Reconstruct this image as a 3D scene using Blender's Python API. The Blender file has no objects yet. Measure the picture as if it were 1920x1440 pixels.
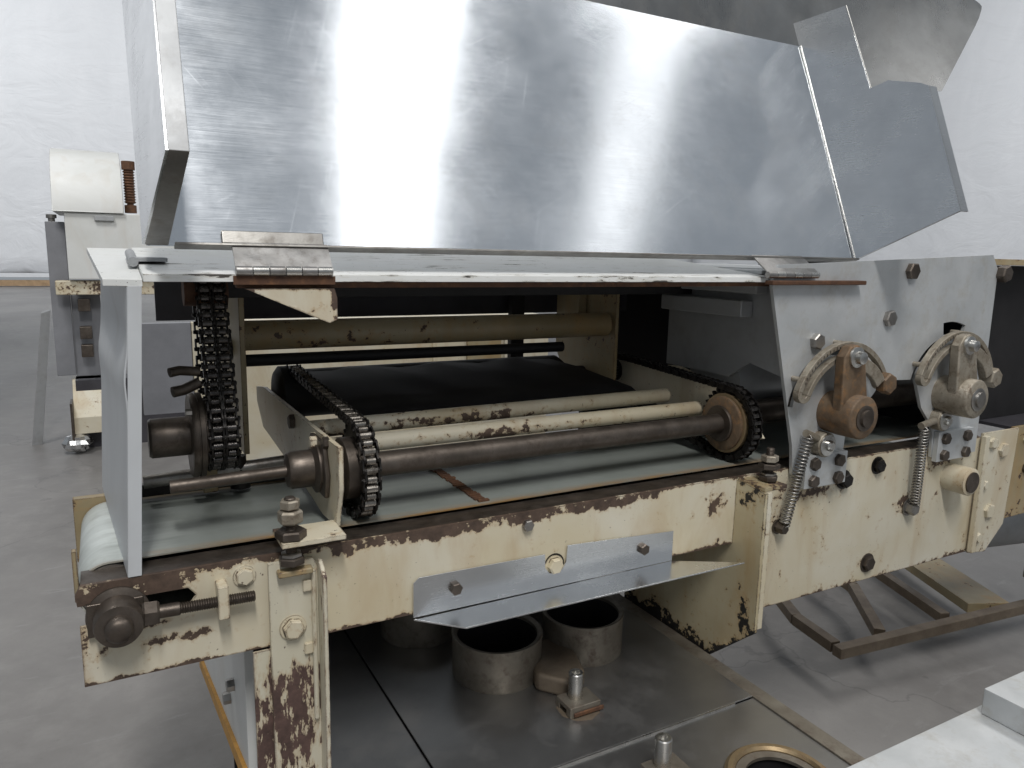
import bpy, bmesh, math, random
from mathutils import Vector, Matrix, Euler
random.seed(7)
S = bpy.context.scene
COL = S.collection

# ------------------------------------------------------------------ camera, world, lamps
cam = bpy.data.cameras.new('camera'); co = bpy.data.objects.new('camera', cam); COL.objects.link(co)
cam.sensor_fit = 'HORIZONTAL'; cam.sensor_width = 36.0; cam.lens = 36.0 * 1400 / 1920
cam.clip_start = 0.02; cam.clip_end = 200
co.matrix_world = Matrix(((0.87864, 0.06417, -0.47315, 0.0),
                          (-0.47702, 0.16120, -0.86398, -1.10),
                          (0.02083, 0.98483, 0.17225, 1.35), (0, 0, 0, 1)))
S.camera = co
W = bpy.data.worlds.new('World'); S.world = W; W.use_nodes = True
bg = W.node_tree.nodes['Background']; bg.inputs[0].default_value = (0.86, 0.93, 1.0, 1); bg.inputs[1].default_value = 0.30
S.view_settings.view_transform = 'Standard'; S.view_settings.look = 'None'
S.view_settings.exposure = 0.0; S.view_settings.gamma = 1.0; S.view_settings.use_curve_mapping = False
S.render.engine = 'CYCLES'

def area_lamp(x, y, z, sx, sy, watts, col=(1.0, 0.98, 0.95)):
    l = bpy.data.lights.new('ceiling_or_fill_light', 'AREA'); l.shape = 'RECTANGLE'; l.size = sx; l.size_y = sy
    l.energy = watts; l.color = col
    o = bpy.data.objects.new('ceiling_or_fill_light', l); COL.objects.link(o); o.location = (x, y, z)
    return o
area_lamp(2.42, -3.1, 6.0, 0.80, 4.4, 38).rotation_euler.z = 0.19
area_lamp(4.95, -3.1, 6.0, 0.70, 4.4, 12).rotation_euler.z = 0.33
area_lamp(-0.40, -3.5, 6.0, 0.45, 2.6, 300)
area_lamp(4.4, 0.4, 6.0, 1.1, 4.0, 120)  # fill lamp added overhead, brightens the floor at right
area_lamp(-6.0, 17.0, 10.0, 6.0, 4.0, 850, (0.97, 0.985, 1.0)).rotation_euler.x = 1.05  # fill lamp added and tilted to brighten the back tarp
area_lamp(9.0, 17.0, 10.0, 6.0, 4.0, 850, (0.97, 0.985, 1.0)).rotation_euler.x = 1.05  # second fill lamp added for the back tarp
area_lamp(15.0, 8.0, 9.0, 4.0, 6.0, 850, (0.97, 0.985, 1.0)).rotation_euler.y = -1.05  # fill lamp added to brighten the side tarp
area_lamp(-1.2, 2.6, 5.0, 1.0, 1.0, 110).rotation_euler.x = 0.75  # fill lamp added to brighten the background machine's front

# ------------------------------------------------------------------ material helpers
def new_mat(name):
    m = bpy.data.materials.new(name); m.use_nodes = True
    nt = m.node_tree; b = nt.nodes['Principled BSDF']
    return m, nt, b
def N(nt, t, **k):
    n = nt.nodes.new(t)
    for a, v in k.items(): setattr(n, a, v)
    return n
def pos(nt, scale=(1, 1, 1)):
    g = N(nt, 'ShaderNodeNewGeometry'); m = N(nt, 'ShaderNodeMapping'); m.inputs['Scale'].default_value = scale
    nt.links.new(g.outputs['Position'], m.inputs['Vector']); return m.outputs[0]
def noise(nt, vec, scale, detail=6, rough=0.6, dist=0.0):
    n = N(nt, 'ShaderNodeTexNoise'); n.inputs['Scale'].default_value = scale; n.inputs['Detail'].default_value = detail
    n.inputs['Roughness'].default_value = rough; n.inputs['Distortion'].default_value = dist
    nt.links.new(vec, n.inputs['Vector']); return n.outputs['Fac']
def ramp(nt, fac, stops):
    r = N(nt, 'ShaderNodeValToRGB'); e = r.color_ramp.elements
    while len(e) < len(stops): e.new(0.5)
    for el, (p, c) in zip(e, stops):
        el.position = p; el.color = c if len(c) == 4 else (*c, 1)
    nt.links.new(fac, r.inputs[0]); return r.outputs[0]
def math_(nt, op, a, b=None, clamp=False):
    n = N(nt, 'ShaderNodeMath', operation=op, use_clamp=clamp)
    for i, v in enumerate((a, b)):
        if v is None: continue
        if isinstance(v, (int, float)): n.inputs[i].default_value = v
        else: nt.links.new(v, n.inputs[i])
    return n.outputs[0]
def mixc(nt, fac, a, b, mode='MIX'):
    n = N(nt, 'ShaderNodeMix', data_type='RGBA', blend_type=mode)
    if isinstance(fac, (int, float)): n.inputs[0].default_value = fac
    else: nt.links.new(fac, n.inputs[0])
    for i, v in ((6, a), (7, b)):
        if isinstance(v, tuple): n.inputs[i].default_value = v if len(v) == 4 else (*v, 1)
        else: nt.links.new(v, n.inputs[i])
    return n.outputs[2]
def mr(nt, v, a, b, c=0.0, d=1.0):
    n = N(nt, 'ShaderNodeMapRange'); nt.links.new(v, n.inputs[0])
    for i, q in enumerate((a, b, c, d)): n.inputs[i + 1].default_value = q
    return n.outputs[0]
def bump(nt, b, h, strength=0.3, dist=0.001):
    n = N(nt, 'ShaderNodeBump'); n.inputs['Strength'].default_value = strength; n.inputs['Distance'].default_value = dist
    nt.links.new(h, n.inputs['Height']); nt.links.new(n.outputs[0], b.inputs['Normal'])
def edge_mask(nt, radius=0.004):
    bv = N(nt, 'ShaderNodeBevel'); bv.samples = 4; bv.inputs[0].default_value = radius
    g = N(nt, 'ShaderNodeNewGeometry'); d = N(nt, 'ShaderNodeVectorMath', operation='DOT_PRODUCT')
    nt.links.new(bv.outputs[0], d.inputs[0]); nt.links.new(g.outputs['Normal'], d.inputs[1])
    return mr(nt, d.outputs['Value'], 1.0, 0.85)

def paint(name, c1, c2, chip=(0.055, 0.036, 0.026), stain=(0.40, 0.24, 0.09), base_thr=0.755, edge=0.22, sc=1.0, stretch=(1, 1, 1), rough=0.42, stain_amt=0.45, fleck=0.66, spot=0.655, amp=1.6):
    m, nt, b = new_mat(name)
    p = pos(nt, stretch); q = pos(nt)
    at = N(nt, 'ShaderNodeAttribute', attribute_name='wear')
    n1 = noise(nt, p, 55 * sc, 10, 0.68); n2 = noise(nt, p, 13 * sc, 5, 0.6, 0.4); n3 = noise(nt, q, 3.5, 4, 0.6, 0.5)
    v = math_(nt, 'ADD', math_(nt, 'MULTIPLY', n1, 0.55), math_(nt, 'MULTIPLY', n2, 0.45))
    v = math_(nt, 'ADD', math_(nt, 'MULTIPLY', math_(nt, 'SUBTRACT', v, 0.5), amp), 0.5)
    v = math_(nt, 'ADD', v, math_(nt, 'MULTIPLY', at.outputs['Fac'], 0.34))
    if edge > 0: v = math_(nt, 'ADD', v, math_(nt, 'MULTIPLY', edge_mask(nt), edge))
    mask = mr(nt, v, base_thr - 0.045, base_thr - 0.035)
    halo = mr(nt, v, base_thr - 0.14, base_thr - 0.035)
    # tiny pin-prick flecks
    fl = noise(nt, q, 230, 2, 0.5); fl2 = noise(nt, q, 19, 3, 0.5)
    fm = math_(nt, 'MULTIPLY', mr(nt, fl, fleck + 0.05, fleck + 0.07), mr(nt, fl2, 0.55, 0.6))
    mask = math_(nt, 'MAXIMUM', mask, fm)
    sp_n = noise(nt, q, 95, 5, 0.7); sp_l = noise(nt, q, 6.5, 3, 0.5)
    mask = math_(nt, 'MAXIMUM', mask, math_(nt, 'MULTIPLY', mr(nt, sp_n, spot, spot + 0.012), mr(nt, sp_l, 0.50, 0.56)))
    colr = mixc(nt, mr(nt, n3, 0.35, 0.65), c1, c2)
    streak = noise(nt, pos(nt, (9, 9, 2.4)), 1.0, 6, 0.62, 0.6)
    colr = mixc(nt, math_(nt, 'MULTIPLY', mr(nt, streak, 0.50, 0.74), stain_amt), colr, stain)
    colr = mixc(nt, math_(nt, 'MULTIPLY', halo, 0.50), colr, stain)
    chipc = mixc(nt, mr(nt, noise(nt, q, 40, 6, 0.7), 0.35, 0.7), chip, tuple(min(1, x * 2.4) for x in chip))
    nt.links.new(mixc(nt, mask, colr, chipc), b.inputs['Base Color'])
    nt.links.new(mr(nt, mask, 0, 1, rough, 0.62), b.inputs['Roughness'])
    h = math_(nt, 'ADD', math_(nt, 'MULTIPLY', mask, -1.0), math_(nt, 'MULTIPLY', n1, 0.25))
    bump(nt, b, h, 0.55, 0.0009)
    return m

def metal(name, c1, c2, rough=(0.25, 0.4), metallic=1.0, sc=8, stretch=(1, 1, 1), brush=None, bstr=0.06, dirt=None, dirt_amt=0.5, scratch=False):
    m, nt, b = new_mat(name)
    n = noise(nt, pos(nt, stretch), sc, 6, 0.62, 0.3)
    colr = mixc(nt, mr(nt, n, 0.3, 0.7), c1, c2)
    if dirt:
        d = noise(nt, pos(nt), sc * 2.3, 8, 0.7, 0.2)
        dm = math_(nt, 'MULTIPLY', mr(nt, d, 0.5, 0.68), dirt_amt)
        colr = mixc(nt, dm, colr, dirt)
        nt.links.new(math_(nt, 'SUBTRACT', metallic, math_(nt, 'MULTIPLY', dm, metallic * 0.8)), b.inputs['Metallic'])
    else: b.inputs['Metallic'].default_value = metallic
    nt.links.new(colr, b.inputs['Base Color'])
    r = mr(nt, noise(nt, pos(nt), sc * 1.7, 7, 0.65), 0.3, 0.7, *rough)
    if brush:
        g = noise(nt, pos(nt, brush), 1.0, 3, 0.7)
        r = math_(nt, 'ADD', r, mr(nt, g, 0.3, 0.7, -0.022, 0.022))
        bump(nt, b, g, bstr, 0.0006)
    else:
        bump(nt, b, noise(nt, pos(nt), sc * 22, 6, 0.7), 0.18, 0.0008)
    if scratch:
        for rz, sc_ in (((0, 0.5, 0), 1.0), ((0, -0.9, 0), 1.3), ((0, 1.25, 0), 0.8)):
            m0 = N(nt, 'ShaderNodeMapping'); m0.inputs['Rotation'].default_value = rz; mp = N(nt, 'ShaderNodeMapping'); mp.inputs['Scale'].default_value = (3.0 * sc_, 3.0, 300 * sc_)
            g_ = N(nt, 'ShaderNodeNewGeometry'); nt.links.new(g_.outputs['Position'], m0.inputs['Vector']); nt.links.new(m0.outputs[0], mp.inputs['Vector'])
            sl = noise(nt, mp.outputs[0], 1.0, 2, 0.5); pt = noise(nt, pos(nt), 5.0 * sc_, 3, 0.5)
            sm_ = math_(nt, 'MULTIPLY', mr(nt, sl, 0.64, 0.70), mr(nt, pt, 0.48, 0.60))
            r = math_(nt, 'ADD', r, math_(nt, 'MULTIPLY', sm_, 0.03))
    nt.links.new(r, b.inputs['Roughness'])
    return m
def plain(name, c, rough=0.6, metallic=0.0, var=0.25, sc=20):
    m, nt, b = new_mat(name)
    n = noise(nt, pos(nt), sc, 6, 0.65)
    lo = tuple(x * (1 - var) for x in c); hi = tuple(min(1, x * (1 + var)) for x in c)
    nt.links.new(mixc(nt, mr(nt, n, 0.3, 0.7), lo, hi), b.inputs['Base Color'])
    b.inputs['Roughness'].default_value = rough; b.inputs['Metallic'].default_value = metallic
    bump(nt, b, noise(nt, pos(nt), sc * 12, 5, 0.7), 0.15, 0.001)
    return m

M = {}
CR1, CR2 = (0.67, 0.63, 0.52), (0.60, 0.53, 0.38)
M['cream'] = paint('chipped_cream_paint', CR1, CR2)
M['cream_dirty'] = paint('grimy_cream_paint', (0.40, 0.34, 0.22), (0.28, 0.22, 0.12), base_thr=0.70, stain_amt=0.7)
M['leg_grimy'] = paint('blackened_cream_paint', (0.55, 0.49, 0.34), (0.45, 0.38, 0.24), chip=(0.012, 0.011, 0.010), base_thr=0.72, stain_amt=0.6)
M['leg'] = paint('peeling_cream_paint', CR1, (0.58, 0.54, 0.42), chip=(0.060, 0.036, 0.030), stretch=(1.6, 1.6, 0.45))
M['white'] = paint('white_paint_scratched', (0.80, 0.81, 0.80), (0.74, 0.75, 0.73), chip=(0.05, 0.045, 0.04), stain=(0.52, 0.48, 0.38), sc=1.7, stretch=(0.20, 1.3, 1.3), base_thr=0.735, edge=0.07, stain_amt=0.12)
M['cover'] = paint('white_cover_paint', (0.60, 0.62, 0.64), (0.52, 0.54, 0.56), chip=(0.08, 0.07, 0.06), stain=(0.36, 0.34, 0.31), base_thr=0.80, edge=0.03, stain_amt=0.35, fleck=0.72, spot=0.8, amp=1.0)
M['bgwhite'] = paint('white_machine_paint', (0.72, 0.73, 0.72), (0.64, 0.65, 0.63), base_thr=0.80, edge=0.10, stain_amt=0.15, fleck=0.75, spot=0.74, amp=1.0)
M['stainless'] = metal('brushed_stainless', (0.79, 0.825, 0.87), (0.70, 0.735, 0.78), (0.12, 0.20), 1.0, 3.0, brush=(16, 16, 1100), bstr=0.007, dirt=(0.30, 0.27, 0.22), dirt_amt=0.12, scratch=True)
M['stainless_dark'] = metal('stained_stainless', (0.44, 0.44, 0.435), (0.27, 0.27, 0.268), (0.24, 0.36), 1.0, 4.0, brush=(500, 30, 30), bstr=0.01, dirt=(0.15, 0.14, 0.125), dirt_amt=0.3)
M['lip'] = metal('grimy_stainless_edge', (0.34, 0.33, 0.31), (0.20, 0.19, 0.18), (0.3, 0.5), 1.0, 14.0, dirt=(0.12, 0.10, 0.08), dirt_amt=0.6)
M['bracket'] = metal('clean_stainless_sheet', (0.80, 0.81, 0.82), (0.68, 0.69, 0.70), (0.20, 0.30), 1.0, 4.0, brush=(12, 12, 500), bstr=0.002)
M['alu'] = metal('dull_aluminium_plate', (0.62, 0.635, 0.645), (0.50, 0.52, 0.53), (0.42, 0.6), 0.45, 9.0, dirt=(0.33, 0.30, 0.24), dirt_amt=0.38)
M['deck'] = metal('deck_stainless', (0.42, 0.415, 0.41), (0.30, 0.295, 0.29), (0.30, 0.40), 0.92, 2.2, dirt=(0.10, 0.08, 0.065), dirt_amt=0.25)
M['cup'] = metal('dull_cast_cup', (0.30, 0.275, 0.23), (0.18, 0.155, 0.125), (0.42, 0.65), 0.7, 14.0, dirt=(0.085, 0.055, 0.038), dirt_amt=0.8)
M['brass'] = metal('worn_bronze', (0.42, 0.33, 0.20), (0.26, 0.18, 0.10), (0.35, 0.5), 0.8, 14.0, dirt=(0.16, 0.08, 0.04), dirt_amt=0.6)
M['steel'] = metal('worn_steel', (0.42, 0.41, 0.39), (0.26, 0.24, 0.22), (0.3, 0.45), 0.95, 20.0, dirt=(0.10, 0.07, 0.05), dirt_amt=0.5)
M['zinc'] = metal('bright_steel', (0.66, 0.65, 0.62), (0.46, 0.45, 0.43), (0.22, 0.36), 1.0, 25.0)
M['hinge'] = metal('dull_hinge_steel', (0.46, 0.45, 0.44), (0.28, 0.27, 0.26), (0.30, 0.45), 0.95, 30.0, dirt=(0.10, 0.08, 0.06), dirt_amt=0.5)
M['brown'] = metal('brown_oiled_steel', (0.165, 0.14, 0.12), (0.085, 0.070, 0.058), (0.34, 0.55), 0.85, 22.0, dirt=(0.045, 0.030, 0.020), dirt_amt=0.75)
M['arm'] = metal('tarnished_cast_arm', (0.42, 0.38, 0.315), (0.25, 0.215, 0.165), (0.42, 0.65), 0.55, 26.0, dirt=(0.10, 0.062, 0.034), dirt_amt=0.85)
M['rustarm'] = metal('rusty_cast_arm', (0.22, 0.155, 0.10), (0.10, 0.065, 0.040), (0.5, 0.75), 0.35, 26.0, dirt=(0.28, 0.14, 0.05), dirt_amt=0.75)
M['rust'] = metal('rust_brown_steel', (0.13, 0.062, 0.032), (0.075, 0.036, 0.022), (0.6, 0.8), 0.15, 30.0, dirt=(0.22, 0.10, 0.04), dirt_amt=0.6)
M['grease'] = metal('greasy_black_steel', (0.030, 0.027, 0.025), (0.016, 0.014, 0.013), (0.25, 0.42), 0.7, 30.0, dirt=(0.010, 0.008, 0.007), dirt_amt=0.7)
M['roller'] = metal('oiled_chain_roller', (0.40, 0.375, 0.34), (0.16, 0.14, 0.12), (0.18, 0.34), 1.0, 45.0, dirt=(0.02, 0.016, 0.013), dirt_amt=0.75)
M['roller_dark'] = metal('black_chain_roller', (0.16, 0.15, 0.145), (0.04, 0.036, 0.034), (0.2, 0.34), 1.0, 45.0, dirt=(0.012, 0.010, 0.009), dirt_amt=0.8)
M['black'] = plain('matt_black', (0.011, 0.010, 0.011), 0.62, 0, 0.4, 14)
M['darkgrey'] = plain('dark_grey_plate', (0.055, 0.053, 0.062), 0.5, 0.2, 0.3, 6)
M['grey'] = plain('grey_painted_plate', (0.24, 0.245, 0.265), 0.45, 0.1, 0.15, 5)
M['pale_steel'] = metal('pale_sheet_steel', (0.44, 0.45, 0.46), (0.36, 0.37, 0.38), (0.45, 0.6), 0.4, 6.0, dirt=(0.20, 0.18, 0.16), dirt_amt=0.3)
M['orange'] = plain('orange_wood_edge', (0.52, 0.27, 0.055), 0.6, 0, 0.25, 30)
M['wood'] = plain('brown_wood_skirting', (0.42, 0.28, 0.16), 0.7, 0, 0.25, 6)
M['foil'] = metal('crumpled_foil', (0.75, 0.75, 0.75), (0.55, 0.55, 0.55), (0.18, 0.3), 1.0, 40)
M['brownframe'] = metal('brown_floor_frame', (0.24, 0.195, 0.145), (0.14, 0.105, 0.075), (0.4, 0.6), 0.5, 9, dirt=(0.07, 0.045, 0.03), dirt_amt=0.5)

def belt_mat():
    m, nt, b = new_mat('grey_white_belt')
    n = noise(nt, pos(nt, (2.0, 14, 8)), 1.6, 6, 0.6, 0.4); f = noise(nt, pos(nt), 9, 6, 0.7)
    c = mixc(nt, mr(nt, n, 0.35, 0.7), (0.60, 0.64, 0.62), (0.42, 0.455, 0.435))
    c = mixc(nt, math_(nt, 'MULTIPLY', mr(nt, f, 0.48, 0.70), 0.45), c, (0.22, 0.225, 0.19))
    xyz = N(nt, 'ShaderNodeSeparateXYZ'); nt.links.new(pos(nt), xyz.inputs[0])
    grime_shade = mr(nt, math_(nt, 'ADD', xyz.outputs[0], math_(nt, 'MULTIPLY', n, 0.10)), 0.03, 0.13)
    c = mixc(nt, math_(nt, 'MULTIPLY', grime_shade, 0.78), c, (0.135, 0.15, 0.135))  # under-hood shade painted into the belt past its end, with grime
    at = N(nt, 'ShaderNodeAttribute', attribute_name='wear')
    g = math_(nt, 'MULTIPLY', at.outputs['Fac'], mr(nt, noise(nt, pos(nt, (3, 30, 30)), 3, 6, 0.7), 0.3, 0.6))
    c = mixc(nt, g, c, (0.30, 0.17, 0.055))
    nt.links.new(c, b.inputs['Base Color']); b.inputs['Roughness'].default_value = 0.38
    bump(nt, b, noise(nt, pos(nt), 260, 3, 0.6), 0.10, 0.0006)
    return m
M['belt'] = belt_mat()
def floor_mat():
    m, nt, b = new_mat('sealed_concrete')
    q = pos(nt)
    n = noise(nt, q, 0.9, 8, 0.62, 0.6); f = noise(nt, q, 7, 8, 0.7, 0.2); s = noise(nt, q, 60, 4, 0.7)
    c = mixc(nt, mr(nt, n, 0.32, 0.68), (0.175, 0.166, 0.160), (0.275, 0.264, 0.255))
    c = mixc(nt, math_(nt, 'MULTIPLY', mr(nt, f, 0.45, 0.75), 0.5), c, (0.33, 0.318, 0.305))
    c = mixc(nt, math_(nt, 'MULTIPLY', mr(nt, s, 0.62, 0.72), 0.35), c, (0.13, 0.12, 0.12))
    v = N(nt, 'ShaderNodeTexVoronoi', feature='DISTANCE_TO_EDGE'); v.inputs['Scale'].default_value = 0.55
    mp = N(nt, 'ShaderNodeVectorMath', operation='ADD'); nz = N(nt, 'ShaderNodeTexNoise'); nz.inputs['Scale'].default_value = 2.5; nz.inputs['Detail'].default_value = 6
    nt.links.new(q, nz.inputs['Vector']); nt.links.new(q, mp.inputs[0]); nt.links.new(nz.outputs['Color'], mp.inputs[1]); nt.links.new(mp.outputs[0], v.inputs['Vector'])
    big = noise(nt, pos(nt, (1, 0.6, 1)), 0.45, 6, 0.6, 1.0)
    c = mixc(nt, math_(nt, 'MULTIPLY', mr(nt, big, 0.45, 0.65), 0.45), c, (0.10, 0.098, 0.10))
    sc_ = noise(nt, pos(nt, (1.2, 6, 1)), 2.4, 7, 0.7, 0.8)
    c = mixc(nt, math_(nt, 'MULTIPLY', mr(nt, sc_, 0.60, 0.72), 0.5), c, (0.34, 0.335, 0.33))
    ck = math_(nt, 'MULTIPLY', mr(nt, v.outputs['Distance'], 0.006, 0.001), 0.45)
    c = mixc(nt, ck, c, (0.12, 0.115, 0.115))
    nt.links.new(c, b.inputs['Base Color'])
    nt.links.new(mr(nt, n, 0.3, 0.7, 0.38, 0.55), b.inputs['Roughness'])
    bump(nt, b, f, 0.08, 0.004)
    return m
M['floor'] = floor_mat()
def curtain_mat():
    m, nt, b = new_mat('white_tarp')
    q = pos(nt, (1, 1, 0.45))
    n = noise(nt, q, 1.1, 8, 0.62, 0.9)
    c = mixc(nt, mr(nt, n, 0.3, 0.7), (0.82, 0.825, 0.84), (0.77, 0.778, 0.795))
    nt.links.new(c, b.inputs['Base Color']); b.inputs['Roughness'].default_value = 0.5
    bump(nt, b, noise(nt, pos(nt, (0.5, 0.5, 0.9)), 1.3, 5, 0.55, 1.5), 0.30, 0.16)
    return m
M['tarp'] = curtain_mat()

# ------------------------------------------------------------------ mesh builder
WPOS = {}
def frame_from(d):
    d = Vector(d).normalized(); a = Vector((0, 0, 1)) if abs(d.z) < 0.9 else Vector((1, 0, 0))
    u = d.cross(a).normalized(); return u, d.cross(u).normalized(), d
class MB:
    def __init__(s): s.v = []; s.f = []
    def add(s, vs, fs):
        o = len(s.v); s.v += [tuple(p) for p in vs]; s.f += [tuple(i + o for i in f) for f in fs]; return s
    def box(s, x0, x1, y0, y1, z0, z1):
        vs = [(x, y, z) for z in (z0, z1) for y in (y0, y1) for x in (x0, x1)]
        return s.add(vs, [(0, 2, 3, 1), (4, 5, 7, 6), (0, 1, 5, 4), (2, 6, 7, 3), (0, 4, 6, 2), (1, 3, 7, 5)])
    def prism(s, poly, axis, a0, a1):
        def mk(p, a):
            return {'x': (a, p[0], p[1]), 'y': (p[0], a, p[1]), 'z': (p[0], p[1], a)}[axis]
        n = len(poly); vs = [mk(p, a0) for p in poly] + [mk(p, a1) for p in poly]
        return s.add(vs, [tuple(range(n)), tuple(range(2 * n - 1, n - 1, -1))] + [(i, (i + 1) % n, n + (i + 1) % n, n + i) for i in range(n)])
    def lathe(s, o, d, prof, n=24, close=True, rot=0.0):
        u, w, d = frame_from(d); o = Vector(o); vs = []; fs = []
        for r, h in prof:
            for k in range(n):
                a = 2 * math.pi * k / n + rot; vs.append(o + d * h + (u * math.cos(a) + w * math.sin(a)) * r)
        m = len(prof)
        for j in range(m - 1):
            for k in range(n): fs.append((j * n + k, j * n + (k + 1) % n, (j + 1) * n + (k + 1) % n, (j + 1) * n + k))
        if close:
            fs.append(tuple(range(n))); fs.append(tuple(range((m - 1) * n, m * n)))
        return s.add(vs, fs)
    def ring(s, o, d, prof, n=32):           # closed profile (torus-like)
        return s.lathe(o, d, list(prof) + [prof[0]], n, close=False)
    def cyl(s, p0, p1, r, r1=None, n=24):
        d = Vector(p1) - Vector(p0); return s.lathe(p0, d, [(r, 0), (r if r1 is None else r1, d.length)], n)
    def tube(s, pts, r, n=8):
        pts = [Vector(p) for p in pts]; vs = []; fs = []; u = None
        for i, p in enumerate(pts):
            d = (pts[min(i + 1, len(pts) - 1)] - pts[max(i - 1, 0)]).normalized()
            if u is None: u, w, _ = frame_from(d)
            else:
                u = (u - d * u.dot(d)).normalized(); w = d.cross(u)
            for k in range(n):
                a = 2 * math.pi * k / n; vs.append(p + (u * math.cos(a) + w * math.sin(a)) * r)
        for j in range(len(pts) - 1):
            for k in range(n): fs.append((j * n + k, j * n + (k + 1) % n, (j + 1) * n + (k + 1) % n, (j + 1) * n + k))
        fs.append(tuple(range(n))); fs.append(tuple(range((len(pts) - 1) * n, len(pts) * n)))
        return s.add(vs, fs)
    def sheet(s, rows, off):                  # rows of points, solidified along a vector field off(p) -> Vector
        n = len(rows[0]); m = len(rows); top = [Vector(p) for r in rows for p in r]; bot = [p + off(p) for p in top]
        fs = []; B = n * m
        for j in range(m - 1):
            for i in range(n - 1):
                a = j * n + i; fs += [(a, a + 1, a + n + 1, a + n), (B + a, B + a + n, B + a + n + 1, B + a + 1)]
        rim = [i for i in range(n)] + [j * n + n - 1 for j in range(1, m)] + [(m - 1) * n + i for i in range(n - 2, -1, -1)] + [j * n for j in range(m - 2, 0, -1)]
        for i in range(len(rim)):
            a, b = rim[i], rim[(i + 1) % len(rim)]; fs.append((a, B + a, B + b, b))
        return s.add(top + bot, fs)
    def mesh(s, name, mat, wear=None, step=None, angle=38, center=None):
        bm = bmesh.new(); vs = [bm.verts.new(p) for p in s.v]
        for f in s.f:
            try: bm.faces.new([vs[i] for i in f])
            except ValueError: pass
        bmesh.ops.recalc_face_normals(bm, faces=bm.faces)
        if step:
            for ax in range(3):
                if not step[ax]: continue
                cs = [v.co[ax] for v in bm.verts]; a, b = min(cs), max(cs); k = int((b - a) / step[ax])
                nr = Vector((0, 0, 0)); nr[ax] = 1
                for i in range(1, k + 1):
                    c = Vector((0, 0, 0)); c[ax] = a + (b - a) * i / (k + 1)
                    bmesh.ops.bisect_plane(bm, geom=bm.verts[:] + bm.edges[:] + bm.faces[:], plane_co=c, plane_no=nr)
        wv = [wear(v.co) for v in bm.verts] if wear else None
        if center is not None:
            for v in bm.verts: v.co -= center
        me = bpy.data.meshes.new(name); bm.to_mesh(me); bm.free()
        if wv:
            at = me.attributes.new('wear', 'FLOAT', 'POINT'); at.data.foreach_set('value', wv)
        for p in me.polygons: p.use_smooth = True
        me.set_sharp_from_angle(angle=math.radians(angle))
        me.materials.append(M[mat]); return me
    def build(s, name, mat, parent=None, bevel=0.0, wear=None, step=None, angle=38, origin=None):
        if origin is None:
            xs = list(zip(*s.v)); c = Vector([(min(q) + max(q)) / 2 for q in xs])
            if parent is None: c.z = min(xs[2])
        else: c = Vector(origin)
        me = s.mesh(name, mat, wear, step, angle, c)
        return place(me, name, parent, Matrix.Translation(c), bevel)
def place(me, name, parent, mw, bevel=0.0):
    o = bpy.data.objects.new(name, me); COL.objects.link(o)
    WPOS[o.name] = mw.translation.copy()
    if parent is not None:
        o.parent = parent; o.matrix_local = Matrix.Translation(-WPOS[parent.name]) @ mw
    else: o.matrix_world = mw
    if bevel:
        b = o.modifiers.new('bevel', 'BEVEL'); b.width = bevel; b.segments = 2; b.limit_method = 'ANGLE'; b.angle_limit = math.radians(40); b.harden_normals = True
    return o
def cut(o, cutter):
    # real opening: boolean the cutter out of o and keep the result as plain mesh
    c = cutter.build('cutter', 'black', None); bo = o.modifiers.new('cut', 'BOOLEAN'); bo.object = c; bo.operation = 'DIFFERENCE'; bo.solver = 'EXACT'
    for m_ in list(o.modifiers):
        if m_.type == 'BEVEL': o.modifiers.remove(m_)
    bpy.context.view_layer.update()
    me = bpy.data.meshes.new_from_object(o.evaluated_get(bpy.context.evaluated_depsgraph_get()))
    o.modifiers.clear(); me.name = o.name; o.data = me
    me.set_sharp_from_angle(angle=math.radians(35))
    cm = c.data; bpy.data.objects.remove(c); bpy.data.meshes.remove(cm)
    return o
def thing(name, loc, label, cat, group=None):
    o = bpy.data.objects.new(name, None); COL.objects.link(o); o.location = loc; o.empty_display_size = 0.1
    WPOS[o.name] = Vector(loc); tag(o, label, cat, group); return o
def tag(o, label, cat, group=None):
    o['label'] = label; o['category'] = cat
    if group: o['group'] = group
    return o
def lab(o, l): o['label'] = l; return o
def struct(o, label=None):
    o['kind'] = 'structure'
    if label: o['label'] = label
    return o
def rot_to(d):                                # matrix turning +Z into d
    return Vector((0, 0, 1)).rotation_difference(Vector(d)).to_matrix().to_4x4()

# shared small hardware --------------------------------------------------
_bolt = {}
def bolt_mesh(mat, r, h, washer):
    k = (mat, r, h, washer)
    if k not in _bolt:
        b = MB(); base = 0
        if washer: b.lathe((0, 0, 0), (0, 0, 1), [(r * 1.28, -0.001), (r * 1.28, 0.0018), (r * 0.9, 0.0022)], 24); base = 0.0018
        b.lathe((0, 0, base), (0, 0, 1), [(r, -0.002), (r, h * 0.82), (r * 0.86, h)], 6)
        _bolt[k] = b.mesh('bolt', mat, angle=30)
    return _bolt[k]
def bolt(parent, p, d=(0, -1, 0), r=0.010, h=0.008, mat='brown', washer=False, name='bolt', label=None):
    m = Matrix.Translation(Vector(p)) @ rot_to(d) @ Matrix.Rotation(random.uniform(0, 1), 4, 'Z')
    o = place(bolt_mesh(mat, r, h, washer), name, parent, m)
    if label: o['label'] = label
    return o
_nut = {}
def nut(parent, p, d=(0, 0, 1), r=0.014, h=0.012, mat='brown', name='nut'):
    k = (mat, r, h)
    if k not in _nut: _nut[k] = MB().lathe((0, 0, 0), (0, 0, 1), [(r * .86, 0), (r, h * .15), (r, h * .85), (r * .86, h)], 6).mesh('nut', mat, angle=30)
    return place(_nut[k], name, parent, Matrix.Translation(Vector(p)) @ rot_to(d) @ Matrix.Rotation(random.uniform(0, 1), 4, 'Z'))
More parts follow.
